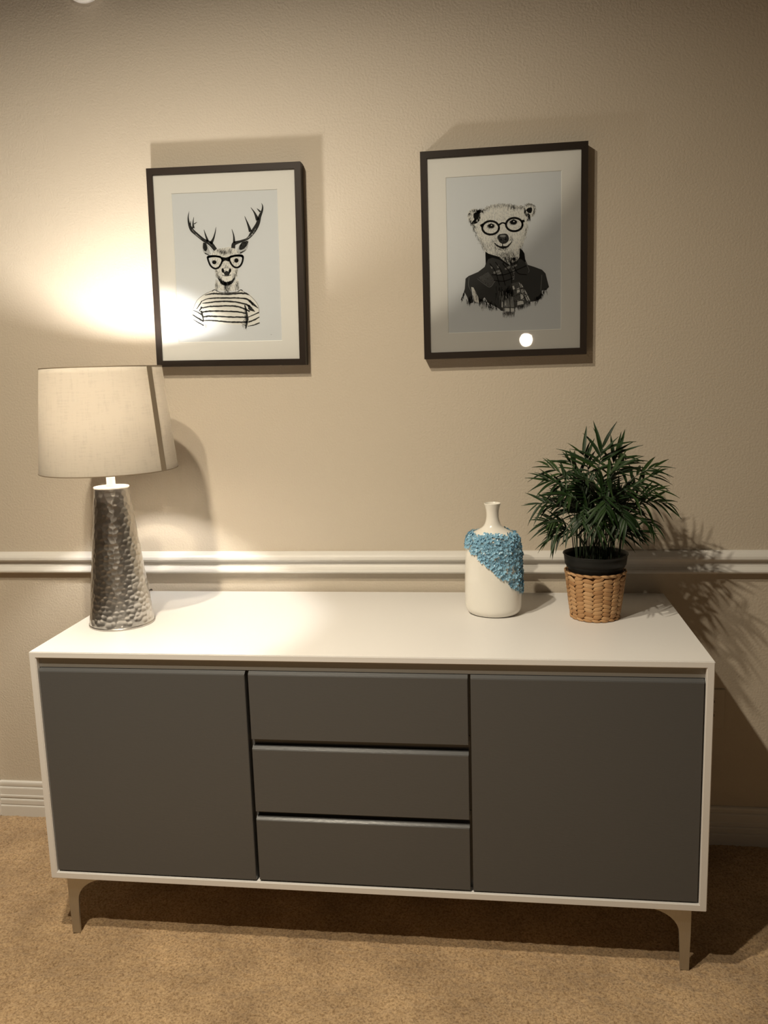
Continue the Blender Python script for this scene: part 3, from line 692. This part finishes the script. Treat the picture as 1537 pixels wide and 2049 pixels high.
    d.poly([(500, 855), (545, 885), (620, 908), (700, 930), (770, 990), (830, 1048), (800, 1040), (700, 970), (600, 940), (540, 960), (505, 1040)], BLK, 5); d.poly([(980, 815), (1012, 830), (1045, 880), (1056, 960), (1062, 1010), (1000, 960), (975, 960)], BLK, 5)
    d.hatch([(760, 960, 45), (860, 990, 50), (930, 950, 30)], 110, 50, 8, 1.5, DRR, 4, .4)
    d.poly([(400, 1220), (540, 1140), (640, 1270), (575, 1350), (500, 1320)], GRX, 5); d.stroke([(385, 1235), (500, 1325), (572, 1352), (640, 1265)], [4, 6, 8, 5], GR, 6)
    for P in ([(700, 940), (780, 1000), (850, 1055), (910, 1200)], [(1060, 1000), (1110, 1110), (1100, 1150)], [(270, 1215), (262, 1330), (300, 1420)], [(1290, 1180), (1275, 1400)]): d.stroke(P, 6, GR, 6)
    # scarf
    for P in ([(610, 1140), (700, 1110), (710, 1140), (620, 1170)], [(770, 1090), (840, 1055), (850, 1085), (780, 1115)], [(875, 1065), (940, 1030), (945, 1050), (885, 1085)], [(660, 1165), (720, 1140), (725, 1165), (665, 1185)], [(885, 1120), (905, 1100), (912, 1150), (890, 1160)], [(878, 1210), (905, 1200), (905, 1245), (885, 1250)], [(570, 1060), (610, 1075), (590, 1100)], [(660, 1050), (690, 1040), (700, 1080), (670, 1085)]): d.poly(P, GRX2, 6)
    for P in ([(560, 1020), (640, 1130), (700, 1330)], [(640, 1000), (720, 1120), (780, 1330)], [(740, 1020), (850, 1160), (870, 1300)], [(590, 1180), (760, 1180), (900, 1130), (1080, 1050)], [(620, 1260), (760, 1270), (900, 1220)], [(900, 1060), (960, 1160), (1080, 1180)]): d.stroke(P, 12, BLK, 7)
    d.poly([(870, 1300), (985, 1275), (1065, 1400), (1142, 1555), (940, 1650), (915, 1500)], GRX, 5)
    for P in ([(970, 1290), (1005, 1310), (1030, 1350), (1000, 1365)], [(1000, 1385), (1035, 1375), (1050, 1480), (1010, 1430)], [(1050, 1470), (1090, 1455), (1125, 1540), (1085, 1545)], [(990, 1440), (1030, 1470), (1040, 1530), (1000, 1530)], [(940, 1380), (975, 1360), (985, 1420), (945, 1440)], [(1045, 1380), (1070, 1420), (1085, 1445), (1060, 1455)], [(950, 1540), (1030, 1550), (1040, 1590), (950, 1610)], [(880, 1340), (900, 1335), (915, 1380), (890, 1390)]): d.poly(P, LG2, 6)
    for P in ([(985, 1280), (1020, 1400), (1080, 1570)], [(1030, 1370), (1060, 1450), (1110, 1550)], [(920, 1400), (1000, 1375), (1060, 1380)], [(930, 1560), (1010, 1530), (1110, 1450)], [(925, 1470), (990, 1450), (1060, 1430)]): d.stroke(P, 9, DRK, 7)
    d.hatch([(950, 1630, 10), (1040, 1595, 8), (1130, 1550, 8)], 46, 60, 6, 1.5, MID, 6, .15); d.hatch([(950, 1640, 8), (1130, 1560, 8)], 30, 55, 5, 1.5, DRK, 6, .15)
    d.poly([(755, 1480), (910, 1490), (920, 1700), (745, 1700)], GRX2, 5)
    for P in ([(770, 1490), (795, 1495), (790, 1620), (770, 1600)], [(780, 1650), (840, 1655), (840, 1710), (775, 1705)], [(860, 1650), (905, 1655), (905, 1700), (860, 1705)], [(725, 1560), (745, 1560), (745, 1640), (728, 1640)]): d.poly(P, LG2, 6)
    for P in ([(760, 1480), (752, 1700)], [(845, 1500), (850, 1720)], [(750, 1640), (915, 1645)], [(900, 1480), (915, 1700)]): d.stroke(P, 9, DRK, 7)
    d.hatch([(750, 1710, 12), (830, 1715, 12), (915, 1705, 12)], 90, 75, 6, 1.57, GRY, 6, .1); d.hatch([(755, 1700, 10), (910, 1705, 10)], 34, 60, 5, 1.57, MID, 6, .1)
    d.hatch([(700, 1400, 60), (830, 1450, 60), (850, 1350, 40)], 90, 120, 8, 1.6, BLK, 5, .2); d.hatch([(730, 1450, 50), (850, 1500, 60)], 40, 110, 6, 1.6, GR, 6, .1)
    return d
INK += [ink('ink_coat', .055, .22, 500), ink('ink_tweed', .11, .36, 500), ink('ink_scarf', .27, .36, 500), ink('ink_scarf_light', .68, .30, 500)]
INKC, GRX, GRX2, LG2 = 8, 9, 10, 11

FW, FH, BAR, YFR = .208, .258, .0165, -.0345
def picture(name, label, cx, cz, ry, art, A):
    t = thing(name, label, 'picture', (cx, 0, cz)); t.rotation_euler = (0, math.radians(ry), 0)
    y0, y1 = YFR, -.003
    iw, ih = FW-BAR, FH-BAR
    for k, P in enumerate((((-FW, FH), (FW, FH), (iw, ih), (-iw, ih)), ((FW, FH), (FW, -FH), (iw, -ih), (iw, ih)), ((FW, -FH), (-FW, -FH), (-iw, -ih), (iw, -ih)), ((-FW, -FH), (-FW, FH), (-iw, ih), (-iw, -ih)))):
        bm = bmesh.new(); a = [bm.verts.new((x, y0, z)) for x, z in P]; b = [bm.verts.new((x, y1, z)) for x, z in P]
        for i in range(4): bm.faces.new((a[i], a[(i+1) % 4], b[(i+1) % 4], b[i]))
        bm.faces.new(a[::-1]); bm.faces.new(b)
        es = [e for e in bm.edges if abs(e.verts[0].co.y-y0) < 1e-6 and abs(e.verts[1].co.y-y0) < 1e-6 and ({v.co.x for v in e.verts} in ({-FW, FW}, {FW}, {-FW}) )]
        if es: bmesh.ops.bevel(bm, geom=es, offset=.0012, segments=2, affect='EDGES')
        obj('frame_bar', bm, M['frame'], t)
    # mat board with a bevelled window
    mw, mh, ym = .1445, .1935, -.0295
    bm = bmesh.new()
    def rg(hx, hz, y): return [bm.verts.new((x, y, z)) for x, z in ((-hx, -hz), (hx, -hz), (hx, hz), (-hx, hz))]
    r0 = rg(iw, ih, ym); r1 = rg(mw, mh, ym); r2 = rg(mw-.0012, mh-.0012, ym+.0013)
    for i in range(4):
        j = (i+1) % 4; bm.faces.new((r0[i], r0[j], r1[j], r1[i])); f = bm.faces.new((r1[i], r1[j], r2[j], r2[i])); f.material_index = 1
    obj('mat_board', bm, [M['mat_board'], M['mat_bevel']], t)
    pr = boxo('print', (-mw-.01, mw+.01, ym+.0014, ym+.0024, -mh-.01, mh+.01), M['paper'], t)
    dr = art(A).build('drawing', pr); dr.location = (0, ym+.0014, 0)
    boxo('glass_pane', (-iw, iw, YFR+.0025, YFR+.0040, -ih, ih), M['glass'], t)
    boxo('backing', (-iw, iw, -.012, -.008, -ih, ih), M['backing'], t)
    return t
picture('framed_print', 'dark framed print of a bespectacled deer in a striped shirt', -.3964, 1.6112, 1.0, deer,
        [[0.00020083, -8.2617e-06, -0.12191168], [-5.6106e-06, -0.00018799, 0.18912515]])
picture('framed_print', 'dark framed print of a bespectacled bear in coat and scarf', .3332, 1.6120, 0.0, bear,
        [[0.00018084, -1.3743e-06, -0.13582982], [-8.3855e-06, -0.00017640, 0.16291088]])

# ------------------------------------------------------------------ small wall things
ot = thing('wall_outlet', 'wall socket plate low on the wall right of the sideboard', 'outlet', (.885, 0, .392))
boxo('cover_plate', (-.035, .035, -.005, 0, -.057, .057), M['almond'], ot, bev=.0018)
for dz in (.0195, -.0195):
    bm = bmesh.new()
    pts = [(.0165*math.cos(a), max(-.0125, min(.0125, .0165*math.sin(a)))+dz) for a in np.linspace(0, 2*PI, 32, endpoint=False)]
    a = [bm.verts.new((x, -.0068, z)) for x, z in pts]; b = [bm.verts.new((x, -.004, z)) for x, z in pts]
    for i in range(32): bm.faces.new((a[i], a[(i+1) % 32], b[(i+1) % 32], b[i]))
    bm.faces.new(a)
    rc = obj('receptacle', bm, M['almond'], ot)
    for x, h in ((-.0062, .0045), (.0062, .0036)):
        boxo('slot', (x-.0011, x+.0011, -.0072, -.0060, dz+.003-h, dz+.003+h), M['dark_plastic'], rc)
    boxo('slot', (-.0022, .0022, -.0072, -.0060, dz-.0095, dz-.0055), M['dark_plastic'], rc)
bm = bmesh.new(); tube(bm, [(0, -.0062, 0), (0, -.004, 0)], .003, 12); obj('screw', bm, M['brass'], ot)
wd = thing('wall_disc', 'round white disc on the wall, cut off by the top edge', 'wall fixture', (-.742, 0, 2.352))
def ydisc(name, prof, material, parent):
    o = lathe(name, prof, material, parent, 48)
    for v in o.data.vertices: v.co = (v.co.x, -v.co.z, v.co.y)
    o.data.update(); return o
ydisc('mount', [(0, .0), (.052, .0), (.053, .008)], M['white_plastic'], wd)
ydisc('cover', [(.0535, .008), (.0565, .009), (.0565, .020), (.053, .027), (.040, .031), (0, .032)], M['white_plastic'], wd)

# ------------------------------------------------------------------ lamps of the room behind the camera
cl = thing('ceiling_light', 'two-bulb ceiling fixture in the room, out of view', 'ceiling light', (-.46, -1.58, ZC))
lathe('canopy', [(0, 0), (.07, 0), (.07, -.012), (.05, -.03), (0, -.034)], M['brass'], cl, 40)
bm = bmesh.new(); tube(bm, [(0, 0, -.03), (0, 0, -.10)], .009, 12); obj('stem', bm, M['brass'], cl)
bm = bmesh.new(); tube(bm, [(0, -.225, -.10), (0, .225, -.10)], .008, 12); obj('crossbar', bm, M['brass'], cl)
for s in (-1, 1):
    lathe('lamp_cup', [(0, -.095), (.02, -.095), (.032, -.11), (.034, -.186), (.032, -.186), (.030, -.115), (0, -.112)], M['white_plastic'], cl, 24, (0, s*.22))
fl_ = thing('floor_lamp', 'slim floor lamp behind the camera, seen as reflection in the glass', 'lamp', (.530, -4.0, 0))
lathe('foot', [(0, .0), (.14, .0), (.14, .012), (.12, .02), (.015, .028), (0, .028)], M['brass'], fl_, 40)
bm = bmesh.new(); tube(bm, [(0, 0, .02), (0, 0, 1.42)], .010, 12); obj('pole', bm, M['brass'], fl_)
lathe('socket', [(0, 1.41), (.018, 1.41), (.022, 1.43), (.022, 1.455), (0, 1.455)], M['white_plastic'], fl_, 24)
